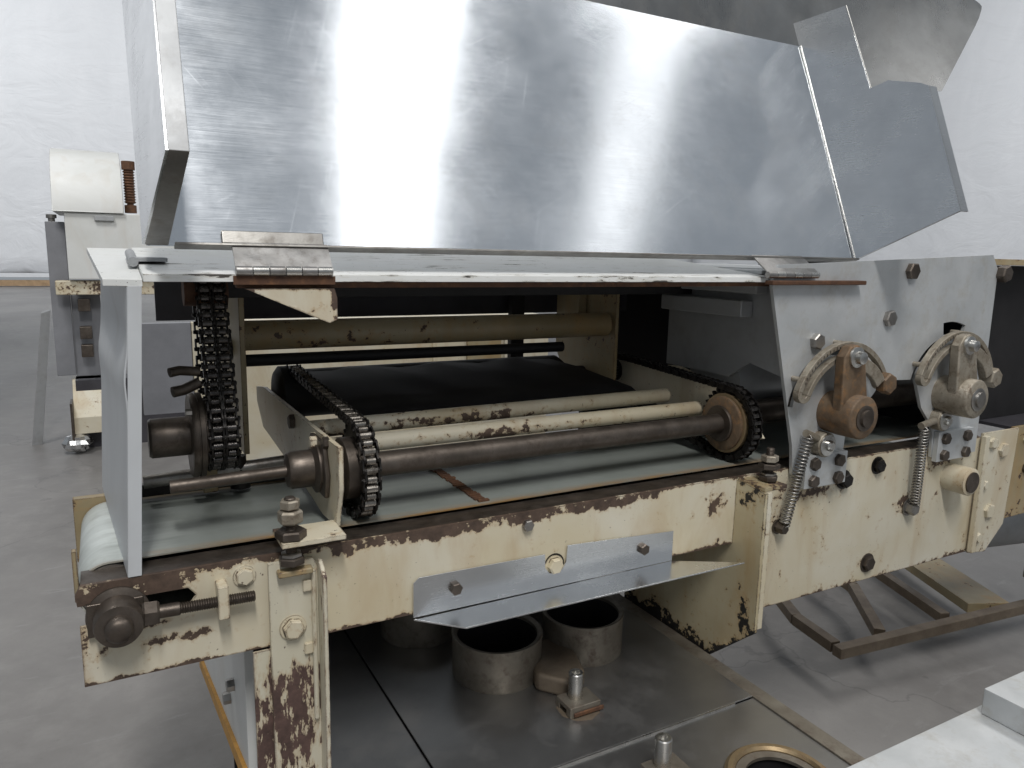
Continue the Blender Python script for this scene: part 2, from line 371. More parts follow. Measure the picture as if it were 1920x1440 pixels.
def threaded(p0, p1, r, pitch=0.003, n=16):
    p0, p1 = Vector(p0), Vector(p1); L = (p1 - p0).length; prof = [(r * 0.8, 0)]; k = int(L / pitch)
    for i in range(k):
        prof += [(r * 0.84, (i + 0.1) * pitch), (r, (i + 0.5) * pitch), (r * 0.84, (i + 0.95) * pitch)]
    prof.append((r * 0.8, L)); return MB().lathe(p0, p1 - p0, prof, n)
def spring(p0, p1, R, wire, turns, hook=0.008):
    p0, p1 = Vector(p0), Vector(p1); u, w, d = frame_from(p1 - p0); L = (p1 - p0).length; pts = []
    n = int(turns * 14)
    for i in range(n + 1):
        t = i / n; a = 2 * math.pi * turns * t
        pts.append(p0 + d * (hook + (L - 2 * hook) * t) + (u * math.cos(a) + w * math.sin(a)) * R)
    pts = [p0] + pts + [p1]
    return MB().tube(pts, wire, 6)

# ================================================================== SETTING
o = MB().add([(-60, -24, 0), (60, -24, 0), (60, 27.4, 0), (-60, 27.4, 0)], [(0, 1, 2, 3)]).build('floor', 'floor'); struct(o)
rows = []
random.seed(3)
for j in range(25):
    z = 0.32 + j * 0.62; row = []
    for i in range(91):
        x = -50 + i * 0.84
        y = 27.2 + 0.05 * math.sin(x * 2.1 + 0.6 * math.sin(z * 0.4)) + 0.03 * math.sin(x * 5.3 + z * 0.3) + 0.02 * random.random()
        row.append((x, y, z))
    rows.append(row)
o = MB().sheet(rows, lambda p: Vector((0, 0.02, 0))).build('tarp_wall', 'tarp', angle=180); struct(o, 'white tarpaulin wall hanging behind the machines')
o = MB().box(-50, 25.4, 27.05, 27.25, 0.02, 0.20).build('skirting_board', 'wood'); struct(o)
o = MB().box(-50, 25.4, 27.02, 27.20, 0.30, 0.42).build('tarp_hem', 'tarp'); struct(o)

rows = []
for j in range(25):
    z = 0.32 + j * 0.62; row = []
    for i in range(61):
        y = -22 + i * 0.82
        row.append((25.3 + 0.05 * math.sin(y * 2.1 + 0.6 * math.sin(z * 0.4)) + 0.03 * math.sin(y * 5.3 + z * 0.3), y, z))
    rows.append(row)
o = MB().sheet(rows, lambda p: Vector((0.02, 0, 0))).build('tarp_side_wall', 'tarp', angle=180); struct(o, 'white tarpaulin side wall meeting the back wall')

# ================================================================== MAIN MACHINE
mach = thing('conveyor_machine', (0.7, 0.25, 0.0), 'worn cream conveyor machine with open stainless hood and greasy chain drives', 'machine')

def gauss(p, cx, cz, rx, rz, a): 
    d = ((p.x - cx) / rx) ** 2 + ((p.z - cz) / rz) ** 2
    return a * math.exp(-d)
def beam_wear(p):
    w = 0.0
    if p.x < 1.16:
        t = 0.867 if p.x > 0.28 else 0.880
        if p.x > 0.95: t = 0.884
        w = max(w, min(1.0, max(0.0, (p.z - t) / 0.016)) * 0.95)
        w = max(w, max(0, (0.762 - p.z) / 0.012) * 0.80)
        w = max(w, max(0, (-.048 - p.x) / 0.010) * 0.5, gauss(p, .40, .748, .09, .010, .5), gauss(p, .9, .866, .2, .006, .45))
        if p.x < 0.12: w = max(w, 1.0 * min(1, max(0, (0.115 - p.x) / 0.05)) * min(1, max(0, (p.z - 0.846) / 0.012)))
        w = max(w, gauss(p, 0.06, 0.796, 0.06, 0.009, 0.9), gauss(p, -0.03, 0.80, 0.014, 0.024, 0.8), gauss(p, -0.03, 0.832, 0.02, 0.008, 0.9), gauss(p, 0.05, 0.822, 0.05, 0.005, 0.6))
        w = max(w, gauss(p, 1.085, 0.84, 0.030, 0.032, 0.85), gauss(p, 1.12, 0.762, 0.02, 0.008, 0.6))
    else:
        w = max(w, min(1.0, max(0.0, (p.z - 0.886) / 0.01)) * 0.7)
        w = max(w, gauss(p, 1.37, 0.835, 0.08, 0.030, 0.85), gauss(p, 1.86, 0.845, 0.075, 0.022, 0.85), gauss(p, 1.73, 0.765, 0.022, 0.022, 0.9), gauss(p, 1.28, 0.78, 0.03, 0.03, 0.5))
        w = max(w, gauss(p, 1.43, 0.70, 0.012, 0.10, 0.42), gauss(p, 1.61, .625, .05, .02, .42), gauss(p, 1.49, .84, .03, .02, .5), gauss(p, 2.0, .62, .015, .06, .4))
        w = max(w, max(0, (0.590 - p.z) / 0.014) * 0.6)
    return w
fb = MB()
fb.prism([(-.053, .897), (-.060, .884), (-.058, .868), (.080, .868), (.090, .855), (.080, .840), (-.057, .838), (-.057, .750), (1.147, .750), (1.147, .897)], 'y', 0.0, 0.006)
beam = fb.build('front_beam', 'cream', mach, bevel=0.0006, wear=beam_wear, step=(0.018, None, 0.0075))
fl = MB().box(-.053, 2.03, 0.0062, 0.056, .890, .8965)
fl.build('beam_flange', 'brown', beam, 0.0008)
rp = MB().prism([(1.155, .578), (2.03, .572), (2.03, .895), (1.155, .897)], 'y', 0.0005, 0.0065)
rbeam = rp.build('deep_side_panel', 'cream', mach, bevel=0.0006, wear=beam_wear, step=(0.02, None, 0.01))
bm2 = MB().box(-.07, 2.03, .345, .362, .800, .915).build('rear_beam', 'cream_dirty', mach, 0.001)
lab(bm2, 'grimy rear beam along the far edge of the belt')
MB().box(-.02, 2.0, .008, .344, .775, .79).build('bed_shade_plate', 'darkgrey', mach)  # unseen plate added to block light beneath the belt

# belt with end roller
r = 0.043; cx, cz = -0.017, 0.862; rows = []
prof = [(2.03, cz + r)] + [(2.03 - i * (2.05) / 60, cz + r) for i in range(1, 60)]
prof = [(x, z) for x, z in prof if x > cx] + [(cx + r * math.cos(a), cz + r * math.sin(a)) for a in [math.pi / 2 + k * math.pi / 22 for k in range(0, 23)]] + [(x, cz - r) for x in (0.05, 0.6, 1.4, 2.03)]
ys = [0.052, 0.060, 0.075, 0.11, 0.18, 0.25, 0.31, 0.335, 0.342]
for x, z in prof: rows.append([(x, y, z + 0.0006 * math.sin(9 * x)) for y in ys])
def bwear(p):
    e = min(p.y - 0.05, 0.344 - p.y); w = max(0, 1 - e / 0.020) * 1.0 if p.x > 0.03 else max(0, 1 - e / 0.006) * 0.5
    return w
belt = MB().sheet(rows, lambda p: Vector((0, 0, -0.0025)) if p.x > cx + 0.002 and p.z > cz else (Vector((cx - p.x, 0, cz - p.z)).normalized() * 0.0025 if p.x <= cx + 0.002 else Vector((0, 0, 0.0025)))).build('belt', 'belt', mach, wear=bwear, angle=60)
MB().cyl((cx, 0.050, cz), (cx, 0.343, cz), r - 0.004, n=40).build('end_roller', 'steel', mach)
# lacing seam
sm = MB()
for k in range(24):
    y = 0.062 + k * 0.0115
    sm.box(0.572 + random.uniform(-.002, .002), 0.592 + random.uniform(-.003, .003), y, y + 0.0085, 0.9046, 0.9072 + random.uniform(0, .001))
lab(sm.build('lacing_seam', 'rust', belt), 'rusty metal lacing joining the belt ends')
MB().box(-.062, -.056, .040, .052, .858, .932).build('belt_guide', 'cream_dirty', mach)

# take-up unit
cap = MB().lathe((-.010, .004, .848), (0, -1, 0), [(.040, 0), (.040, .008), (.031, .012), (.031, .040), (.029, .046), (.018, .048), (.017, .060), (.012, .064), (.004, .066)], 40)
cap = cap.build('bearing_cap', 'brown', mach, angle=50)
MB().box(-.048, .022, -.010, -.001, .824, .872).build('take_up_block', 'brown', cap, 0.002)
scr = threaded((.062, -.018, .8475), (.168, -.018, .845), .0085, .0032).build('take_up_screw', 'brown', mach, angle=20)
MB().cyl((.010, -.018, .849), (.066, -.018, .8474), .0095).build('shank', 'brown', scr)
nut(scr, (.018, -.018, .8487), (1, 0, -.05), .018, .022, 'brown')
MB().box(.116, .131, -.030, .001, .822, .872).build('screw_lug', 'cream', mach, 0.0015, wear=lambda p: 0.25)
bolt(beam, (.157, 0, .871), r=.013, h=.007, mat='cream', washer=True)
bolt(beam, (.639, 0, .873), r=.011, h=.010, mat='steel')

# post with flange
def leg_wear(p):
    w = 0.05
    if p.z < 0.748:
        t = min(1, (0.748 - p.z) / 0.05); u = (p.x - 0.17) / 0.1
        w = max(w, t * (0.68 - 0.60 * max(0, u - 0.55) ** 1.0) + .10 * math.sin(p.x * 190 + p.z * 22))
    return w
pb = MB().prism([(.189, 0), (.263, 0), (.263, .872), (.255, .886), (.189, .888)], 'y', -.014, -.0055)
post = pb.build('post', 'leg', mach, 0.0008, wear=leg_wear, step=(0.008, None, 0.012))
MB().prism([(-.046, 0), (-.046, .866), (-.020, .884), (-.0142, .884), (-.0142, 0)], 'x', .261, .268).build('post_flange', 'leg', post, 0.0008, wear=lambda p: 0.18 if p.y < -.04 else 0.05, step=(None, 0.008, 0.02))
MB().box(.164, .205, -.0052, -.0005, 0, .747).build('post_backing', 'leg', post, wear=lambda p: 0.6, step=(0.01, None, 0.02))
MB().cyl((.2545, -.017, .62), (.2545, -.017, .868), .004, n=10).build('weld_rib', 'leg', post)
MB().box(.200, .252, -.030, -.013, .868, .878).build('weld_pad', 'cream_dirty', post, 0.003, wear=lambda p: 0.3)
bolt(post, (.222, -.014, .780), r=.016, h=.010, mat='cream', washer=True)
for z in (.845, .742): MB().box(.238, .251, -.020, -.0135, z - .009, z + .009).build('weld_lug', 'cream', post, 0.002)

# right leg plate
def rleg_wear(p):
    edge = .468 + max(0.0, (.045 - p.y) * .894); d = p.z - edge
    w = max(0.0, 1 - d / (.030 + .045 * max(0.0, min(1.0, (p.y - .02) / .2)))) * .85
    w = max(w, .7 * math.exp(-((p.y + .045) / .018) ** 2 - ((p.z - .60) / .05) ** 2))
    if p.z > 0.84: w = max(w, 0.36 * min(1, (p.z - .84) / .03))
    return w
rl = MB().prism([(-.078, .578), (.045, .468), (.36, .468), (.36, .885), (-.02, .890), (-.078, .882)], 'x', 1.148, 1.156)
rleg = rl.build('leg_plate', 'leg_grimy', mach, 0.0008, wear=rleg_wear, step=(None, 0.012, 0.012))
MB().box(1.1562, 1.170, -.078, -.070, .585, .882).build('leg_flange', 'cream', rleg, 0.001, wear=lambda p: 0.18, step=(None, None, 0.02))
MB().box(1.15, 1.215, -.074, .001, .884, .893).build('leg_cap', 'cream_dirty', rleg, 0.002, wear=lambda p: 0.3)

# adjusting studs (left and right)
def stud(x, y, z0, z1, label):
    s = threaded((x, y, z0), (x, y, z1), .0085, .003).build('adjusting_stud', 'brown', mach, angle=20); lab(s, label)
    nut(s, (x, y, z0 + .002), r=.020, h=.012, mat='brown')
    nut(s, (x, y, z0 + .014), r=.016, h=.006, mat='steel')
    return s
st = stud(.222, -.020, .884, .990, 'greasy adjusting stud on the post beside the belt end')
nut(st, (.222, -.020, .950), r=.0185, h=.020, mat='arm'); nut(st, (.222, -.020, .972), r=.015, h=.014, mat='arm'); nut(st, (.222, -.020, .926), r=.023, h=.014, mat='brown')
st2 = stud(1.195, -.040, .892, .965, 'greasy adjusting stud beside the right chain wheel')
nut(st2, (1.195, -.040, .935), r=.018, h=.014, mat='arm'); nut(st2, (1.195, -.040, .920), r=.022, h=.012, mat='brown')

# bracket (stainless angle)
bk = MB().prism([(.421, .746), (.977, .744), (.977, .807), (.724, .821), (.722, .790), (.714, .776), (.700, .770), (.686, .774), (.677, .786), (.676, .812), (.431, .8155), (.421, .807)], 'y', -.0055, -.0025)
brk = bk.build('angle_bracket', 'bracket', mach, 0.0005); lab(brk, 'clean stainless angle bracket bolted to the cream beam')
MB().prism([(.421, -.0058), (.488, -.070), (1.106, -.077), (.977, -.0058)], 'z', .741, .744).build('bracket_lip', 'bracket', brk, 0.0006)
for x, z in ((.497, .784), (.901, .783)): bolt(brk, (x, -.0055, z), r=.0115, h=.009, mat='brown')
bolt(beam, (.698, 0, .786), r=.015, h=.011, mat='cream', washer=True)
MB().lathe((.699, .0, .787), (0, -1, 0), [(.021, 0), (.021, .0012)], 24).build('bolt_hole_shade_ring', 'grease', beam).name = 'hole_shade_disc'  # dark disc painting the shade of the hole round the bolt

# deep panel hardware
bolt(rbeam, (1.608, 0, .867), r=.017, h=.012, mat='grease', washer=True)
bolt(rbeam, (1.608, 0, .619), r=.019, h=.010, mat='brown', washer=True)
bolt(rbeam, (1.486, -.002, .848), r=.018, h=.014, mat='grease', washer=True)
bolt(rbeam, (1.745, -.002, .742), r=.017, h=.020, mat='steel', washer=True)
bolt(rbeam, (1.280, -.002, .766), r=.013, h=.020, mat='brown', washer=True)
pin = MB().lathe((1.905, .002, .802), (0, -1, 0), [(.036, 0), (.036, .060), (.033, .062)], 28).build('stub_tube', 'cream', rbeam)
MB().lathe((1.905, -.0601, .802), (0, -1, 0), [(.027, 0), (.027, .0035)], 28).build('tube_bore', 'brown', pin)
# gusset + next section
gs = MB().prism([(2.03, .570), (2.11, .560), (2.185, .630), (2.20, .905), (2.03, .905)], 'y', -.006, .001).build('end_gusset', 'cream', mach, 0.001, wear=lambda p: 0.1, step=(.02, None, .02))
MB().box(2.02, 2.04, -.020, -.0065, .575, .900).build('gusset_rib', 'cream', gs, 0.002)
for x, z, q in ((2.075, .875, .016), (2.13, .85, .020), (2.06, .76, .012), (2.10, .68, .021), (2.06, .61, .014)): bolt(gs, (x, -.006, z), r=q, h=.010, mat='cream', washer=False)
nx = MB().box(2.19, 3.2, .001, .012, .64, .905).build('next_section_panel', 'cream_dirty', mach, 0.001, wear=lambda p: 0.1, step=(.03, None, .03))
bolt(nx, (2.26, 0.0, .87), r=.02, h=.01, mat='cream'); bolt(nx, (2.27, 0.0, .78), r=.014, h=.01, mat='brown')
MB().box(2.19, 3.2, .013, .30, .896, .905).build('next_section_bed', 'darkgrey', mach)

# --- cam unit: aluminium side plate with two slotted quadrants
sp = MB().prism([(1.191, 1.303), (1.205, 1.338), (1.957, 1.371), (1.985, 1.335), (1.989, .862), (1.80, .868), (1.790, .945), (1.735, 1.00), (1.700, 1.072), (1.575, 1.078), (1.545, 1.045), (1.465, .985), (1.460, .905), (1.300, .885), (1.292, .95)], 'y', -.012, -.004)
side = sp.build('cam_side_plate', 'alu', mach, 0.0008); lab(side, 'stained aluminium side plate carrying two slotted cam quadrants')
bolt(side, (1.635, -.012, 1.329), r=.020, h=.013, mat='brown'); bolt(side, (1.572, -.012, 1.222), r=.019, h=.012, mat='steel')
bolt(side, (1.335, -.012, 1.178), r=.018, h=.014, mat='steel'); bolt(side, (2.00, -.012, 1.325), r=.022, h=.02, mat='brown')
for (x0, x1, z0, z1) in ((1.325, 1.46, .852, .926), (1.80, 1.945, .858, .935)):
    ft = MB().box(x0, x1, -.026, -.0125, z0, z1).build('mounting_foot', 'alu', side, 0.0012)
    for x in (x0 + .025, x1 - .03):
        for z in (z0 + .016, z1 - .018): bolt(ft, (x, -.026, z), r=.015, h=.010, mat='brown')
def arc_poly(cx, cz, r0, r1, a0, a1, n=22):
    A = [math.radians(a0 + (a1 - a0) * i / n) for i in range(n + 1)]
    return [(cx + r1 * math.cos(a), cz + r1 * math.sin(a)) for a in A] + [(cx + r0 * math.cos(a), cz + r0 * math.sin(a)) for a in reversed(A)]
def quadrant(cx, cz, a0, a1, arm_a, armmat, label, hub_y=-.098):
    q = MB(); R0, R1 = .118, .158
    q.prism(arc_poly(cx, cz, R1 - .012, R1, a0, a1), 'y', -.046, -.030)
    q.prism(arc_poly(cx, cz, R0, R0 + .012, a0, a1), 'y', -.046, -.030)
    for a in (a0, a1):
        c = (cx + .138 * math.cos(math.radians(a)), cz + .138 * math.sin(math.radians(a)))
        e = 1 if a == a1 else -1
        q.prism(arc_poly(*c, .008, .020, a if e > 0 else a - 180, a + 180 if e > 0 else a, 12), 'y', -.046, -.030)
    qd = q.build('slotted_quadrant', 'arm', side, 0.0015, angle=50); lab(qd, label)
    for a in (a0 + 12, (a0 + a1) / 2, a1 - 10):       # standoffs that hold the quadrant off the plate
        x, z = cx + .153 * math.cos(math.radians(a)), cz + .153 * math.sin(math.radians(a))
        MB().cyl((x, -.031, z), (x, -.0115, z), .006, n=12).build('standoff', 'arm', qd)
    # graduations
    g = MB()
    for i in range(14):
        a = math.radians(a1 - 8 - i * 4); d = .151 if i % 2 else .149
        p = Vector((cx + d * math.cos(a), -.0462, cz + d * math.sin(a)))
        g.prism([(p.x - .0012, p.z - .003), (p.x + .0012, p.z - .003), (p.x + .0012, p.z + .003), (p.x - .0012, p.z + .003)], 'y', -.0465, -.0458)
    g.build('graduation_marks', 'brown', qd)
    ca, sa = math.cos(math.radians(arm_a)), math.sin(math.radians(arm_a)); px, pz = -sa, ca
    L = .135
    arm = MB().prism([(cx + px * .045, cz + pz * .045), (cx + ca * L + px * .032, cz + sa * L + pz * .032), (cx + ca * (L + .020) + px * .012, cz + sa * (L + .020) + pz * .012), (cx + ca * (L + .020) - px * .012, cz + sa * (L + .020) - pz * .012), (cx + ca * L - px * .032, cz + sa * L - pz * .032), (cx - px * .045, cz - pz * .045)], 'y', -.074, -.048)
    lv = arm.build('cam_lever', armmat, side, 0.005)
    hb = MB().lathe((cx, -.012, cz), (0, -1, 0), [(.046, 0), (.048, .030), (.047, -hub_y - .016), (.043, -hub_y - .012)], 36).build('hub', armmat, lv, angle=50)
    MB().lathe((cx, hub_y + .0005, cz), (0, -1, 0), [(.028, -.002), (.028, .003), (.026, .004), (.019, .004), (.018, .010), (.008, .011)], 28).build('shaft_end', 'brown' if armmat == 'rustarm' else 'steel', lv, angle=30)
    x, z = cx + ca * (L - .005), cz + sa * (L - .005)
    MB().lathe((x, -.0735, z), (0, -1, 0), [(.022, 0), (.022, .006), (.014, .008), (.013, .020), (.008, .022)], 20).build('clamp_stud', 'zinc', lv, angle=40)
    e = math.radians(a0 - 2); x, z = cx + .138 * math.cos(e), cz + .138 * math.sin(e)
    bolt(qd, (x, -.046, z), r=.025, h=.020, mat=armmat)
    # bent strap from lever top over to quadrant end
    pts = []
    sa0 = arm_a - 4
    for i in range(9):
        a = math.radians(sa0 + (a0 + 6 - sa0) * i / 8); pts.append((cx + .098 * math.cos(a), cz + .098 * math.sin(a)))
    outer = [(cx + (p[0] - cx) * 1.30, cz + (p[1] - cz) * 1.30) for p in pts]
    MB().prism(outer + pts[::-1], 'y', -.064, -.050).build('clamp_strap', 'arm', lv, 0.003)
    return qd
quadrant(1.405, 1.020, 28, 158, 97, 'rustarm', 'slotted quadrant with a rusty brown cam lever')
quadrant(1.815, 1.030, 18, 158, 100, 'arm', 'slotted quadrant with a tan cam lever', hub_y=-.098)
# slots in the plate behind the quadrants
cut(side, MB().prism(arc_poly(1.405, 1.02, .124, .140, 60, 172, 20), 'y', -.03, .02))
cut(side, MB().prism(arc_poly(1.815, 1.03, .146, .178, 70, 100, 8), 'y', -.03, .02))
cut(side, MB().prism(arc_poly(1.815, 1.03, .124, .142, 105, 178, 14), 'y', -.03, .02))
# springs and spring posts
for (bx, bz, hx, hz, sx, sz, tx, tz, lbl) in ((1.375, .950, 1.318, .980, 1.316, .976, 1.280, .772, 'tension spring below the rusty cam lever'), (1.800, .968, 1.722, .958, 1.722, .956, 1.745, .752, 'tension spring below the tan cam lever')):
    b_ = MB().lathe((bx, -.012, bz), (0, -1, 0), [(.028, 0), (.028, .022), (.026, .024)], 28).build('spring_pivot', 'arm', side)
    MB().lathe((bx, -.0358, bz), (0, -1, 0), [(.024, 0), (.024, .003), (.012, .004), (.012, .011), (.008, .014)], 24).build('pivot_bolt', 'zinc', b_, angle=30)
    MB().tube([(bx, -.024, bz), ((bx + hx) / 2, -.027, (bz + hz) / 2 + .003), (hx - .008, -.030, hz + .002)], .0085, 12).build('pivot_arm', 'arm', b_)
    s = spring((sx, -.034, sz + .004), (tx, -.018, tz - .004), .0105, .0021, 26).build('tension_spring', 'steel', side, angle=80); lab(s, lbl)

# inner cam unit parts
MB().prism([(.0, 1.10), (.0, 1.30), (.38, 1.30), (.38, 1.08), (.16, 1.08), (.10, 1.12)], 'x', 1.262, 1.270).build('inner_cam_plate', 'pale_steel', mach)
MB().box(1.225, 1.261, .10, .37, 1.222, 1.258).build('guide_bar', 'pale_steel', mach, 0.003)
MB().box(1.225, 1.261, .06, .30, 1.275, 1.298).build('guide_bar', 'pale_steel', mach, 0.003)
MB().cyl((1.275, .30, 1.19), (1.98, .30, 1.165), .022).build('cream_cross_tube', 'cream_dirty', mach)
MB().cyl((1.275, .22, 1.06), (1.98, .22, 1.06), .085, n=40).build('feed_roll', 'pale_steel', mach)
MB().cyl((1.30, .12, 1.00), (1.98, .12, 1.00), .028, n=24).build('lower_cross_shaft', 'brown', mach)
MB().box(1.28, 3.0, .78, .80, .62, 1.30).build('rear_shade_plate', 'black', mach)  # black sheet painting the darkness inside the cam unit
MB().box(1.985, 2.0, .02, .78, .905, 1.345).build('cam_end_plate', 'black', mach)
MB().box(2.001, 3.2, .10, .115, .906, 1.345).build('dark_interior_sheet', 'black', mach)  # black sheet painting the shaded interior of the next unit
MB().box(1.99, 3.2, .02, .12, 1.346, 1.362).build('guard_rail', 'cream_dirty', mach, 0.001)

# --- front shaft, carriage plates, tubes
MB().cyl((.27, .092, .990), (1.26, .092, .990), .0215, n=32).build('front_shaft', 'brown', mach)
MB().cyl((.31, .20, 1.000), (1.214, .20, 1.001), .0165, n=24).build('carriage_tube', 'cream', mach, wear=lambda p: 0.62 * math.exp(-((p.x - .66) / .32) ** 2) * (1.0 if p.z < 1.006 else .45), step=(0.03, None, None))
MB().cyl((.31, .255, 1.022), (1.16, .255, 1.026), .0165, n=24).build('carriage_tube', 'cream', mach, wear=lambda p: 0.62 * math.exp(-((p.x - .6) / .34) ** 2) * (1.0 if p.z < 1.030 else .45), step=(0.03, None, None))
lp = MB().prism([(-.004, 1.052), (-.004, .985), (.018, .93), (.020, .918), (.10, .912), (.28, .93), (.62, .95), (.69, 1.00), (.69, 1.032), (.60, 1.045)], 'x', .300, .308)
lplate = lp.build('carriage_plate', 'cream', mach, 0.001, wear=lambda p: 0.30 if p.y < 0.012 else 0.02, step=(None, .012, .02))
MB().box(.205, .300, -.040, .030, .918, .926).build('plate_foot', 'cream', lplate, 0.001, wear=lambda p: 0.3 if p.x < .24 else .08, step=(.02, .02, None))
bolt(lplate, (.300, .14, 1.035), (-1, 0, 0), r=.010, h=.008, mat='cream'); bolt(lplate, (.300, .30, 1.03), (-1, 0, 0), r=.014, h=.010, mat='brown')
bolt(lplate, (.300, .06, 1.045), (-1, 0, 0), r=.010, h=.008, mat='brown')
rpl = MB().prism([(.02, .965), (.06, .95), (.30, .97), (.60, .99), (.62, 1.06), (.30, 1.085), (.10, 1.045)], 'x', 1.236, 1.244).build('carriage_plate', 'cream', mach, 0.001)
# bearing on the left plate
br = MB().lathe((.300, .10, .995), (-1, 0, 0), [(.042, 0), (.042, .012), (.031, .018), (.031, .050), (.027, .056), (.018, .058)], 32).build('shaft_bearing', 'brown', mach, angle=40)
MB().prism([(.05, .955), (.15, .955), (.16, .995), (.14, 1.045), (.06, 1.045), (.04, .995)], 'x', .291, .2995).build('bearing_flange', 'brown', br, 0.003)
bolt(br, (.291, .10, 1.037), (-1, 0, 0), r=.011, h=.010, mat='cream')
MB().cyl((.07, .10, .990), (.245, .10, .994), .010, n=20).build('stub_shaft', 'brown', br)
bolt(br, (.246, .10, .994), (-1, 0, 0), r=.009, h=.006, mat='zinc')
# lower left rods by the belt end
MB().cyl((.04, .30, .945), (.30, .30, .955), .012, n=20).build('slide_rod', 'steel', mach)
MB().box(.135, .16, .285, .315, .915, .965).build('rod_clamp', 'cream_dirty', mach, 0.003)
MB().box(.02, .30, .318, .332, .912, .934).build('slide_bar', 'grease', mach, 0.001)
MB().lathe((.20, .30, .915), (0, 0, 1), [(.018, 0), (.018, .03), (.012, .032), (.012, .06)], 20).build('rod_post', 'grease', mach)

# chains --------------------------------------------------------------------
def loop2(c1, r1, c2, r2, pitch):
    c1, c2 = Vector(c1), Vector(c2); d = c2 - c1; D = d.length; base = math.atan2(d.y, d.x); g = math.acos((r1 - r2) / D)
    pts = []
    def arc(c, r, a, b, n=60):
        for i in range(n + 1):
            t = a + (b - a) * i / n; pts.append(c + Vector((math.cos(t), math.sin(t))) * r)
    arc(c1, r1, base + g, base + 2 * math.pi - g); arc(c2, r2, base - g, base + g)
    pts.append(pts[0]); cum = [0]
    for a, b in zip(pts, pts[1:]): cum.append(cum[-1] + (b - a).length)
    n = int(round(cum[-1] / pitch / 2)) * 2; out = []; j = 0
    for k in range(n):
        s = cum[-1] * k / n
        while cum[j + 1] < s: j += 1
        t = (s - cum[j]) / max(1e-9, cum[j + 1] - cum[j]); p = pts[j].lerp(pts[j + 1], t); tg = (pts[j + 1] - pts[j]).normalized()
        out.append((p, tg))
    return out
def link_mesh(name, pitch, w, rr, plate_off, mat):
    b = MB(); b.cyl((-w / 2, 0, 0), (w / 2, 0, 0), rr, n=12)
    h = rr * 1.05; L = pitch / 2
    for s in (-1, 1):
        x = s * plate_off
        poly = [(-L - h * .55, -h * .6), (-L, -h), (0, -h * .8), (L, -h), (L + h * .55, -h * .6), (L + h * .55, h * .6), (L, h), (0, h * .8), (-L, h), (-L - h * .55, h * .6)]
        b.prism([(p[0] + L, p[1]) for p in poly], 'x', x - .0014, x + .0014)
    b.cyl((-plate_off - .003, 0, 0), (plate_off + .003, 0, 0), rr * .5, n=10)
    me = b.mesh(name, mat, angle=30); me.materials.append(M['grease'])
    for i, p in enumerate(me.polygons): p.material_index = 1 if i >= 14 else 0
    return me
def chain(name, X, c1, r1, c2, r2, pitch, w, rr, mat, label, flip=1):
    path = loop2(c1, r1, c2, r2, pitch)
    core = MB()
    for i, (p, t) in enumerate(path):         # dark web between rollers
        q = path[(i + 1) % len(path)][0]
        core.cyl((X, p.x, p.y), (X, q.x, q.y), rr * .35, n=6)
    ch = core.build(name, 'grease', mach); lab(ch, label)
    m1 = link_mesh('link', pitch, w, rr, w / 2 + .0018, mat); m2 = link_mesh('link', pitch, w * .8, rr * .93, w / 2 + .0050, mat)
    for i, (p, t) in enumerate(path):
        a = math.atan2(t.y, t.x)
        place(m1 if i % 2 else m2, 'link', ch, Matrix.Translation((X, p.x, p.y)) @ Matrix.Rotation(a, 4, 'X'))
    return ch
def sprocket(name, X, c, r, teeth, th, mat, hub=None, parent=mach, label=None):
    poly = []
    for k in range(teeth):
        a = 2 * math.pi * k / teeth; da = 2 * math.pi / teeth
        for f, rad in ((0, r * 0.90), (.18, r * 0.92), (.38, r * 1.06), (.62, r * 1.06), (.82, r * 0.92)):
            poly.append((c[0] + rad * math.cos(a + f * da), c[1] + rad * math.sin(a + f * da)))
    o = MB().prism(poly, 'x', X - th / 2, X + th / 2).build(name, mat, parent, 0.0006)
    if label: lab(o, label)
    if hub:
        for (h0, h1, hr, hm) in hub:
            MB().lathe((X + h0, c[0], c[1]), (h1 - h0, 0, 0), [(hr * .95, 0), (hr, .002), (hr, abs(h1 - h0) - .002), (hr * .95, abs(h1 - h0))], 40).build('hub', hm, o)
    return o
F1, R1, F2, R2 = (.092, .990), .078, (.56, 1.038), .052
chain('roller_chain', .358, F1, R1, F2, R2, .0150, .018, .0070, 'roller', 'oily roller chain beside the carriage plate and shaft bearing')
sprocket('chain_wheel', .358, F1, R1 - .001, 33, .009, 'grease', [(-.030, -.0045, .052, 'brown'), (.0045, .016, .050, 'brown')])
sprocket('chain_wheel', .358, F2, R2 - .001, 21, .009, 'grease', [(-.030, .030, .035, 'grease')])
chain('roller_chain', 1.205, F1, R1, F2, R2, .0150, .018, .0070, 'roller_dark', 'black roller chain on the brown hubbed chain wheel near the cam unit')
sprocket('chain_wheel', 1.205, F1, R1 - .001, 33, .009, 'grease', [(-.026, -.0045, .060, 'rustarm'), (-.018, -.0046, .0662, 'brass'), (-.034, -.0261, .040, 'brown'), (.0045, .036, .045, 'brown')], label='brown hubbed chain wheel at the end of the front shaft')
sprocket('chain_wheel', 1.205, F2, R2 - .001, 21, .009, 'grease', [(-.045, -.0045, .040, 'brass'), (.005, .040, .030, 'grease')])
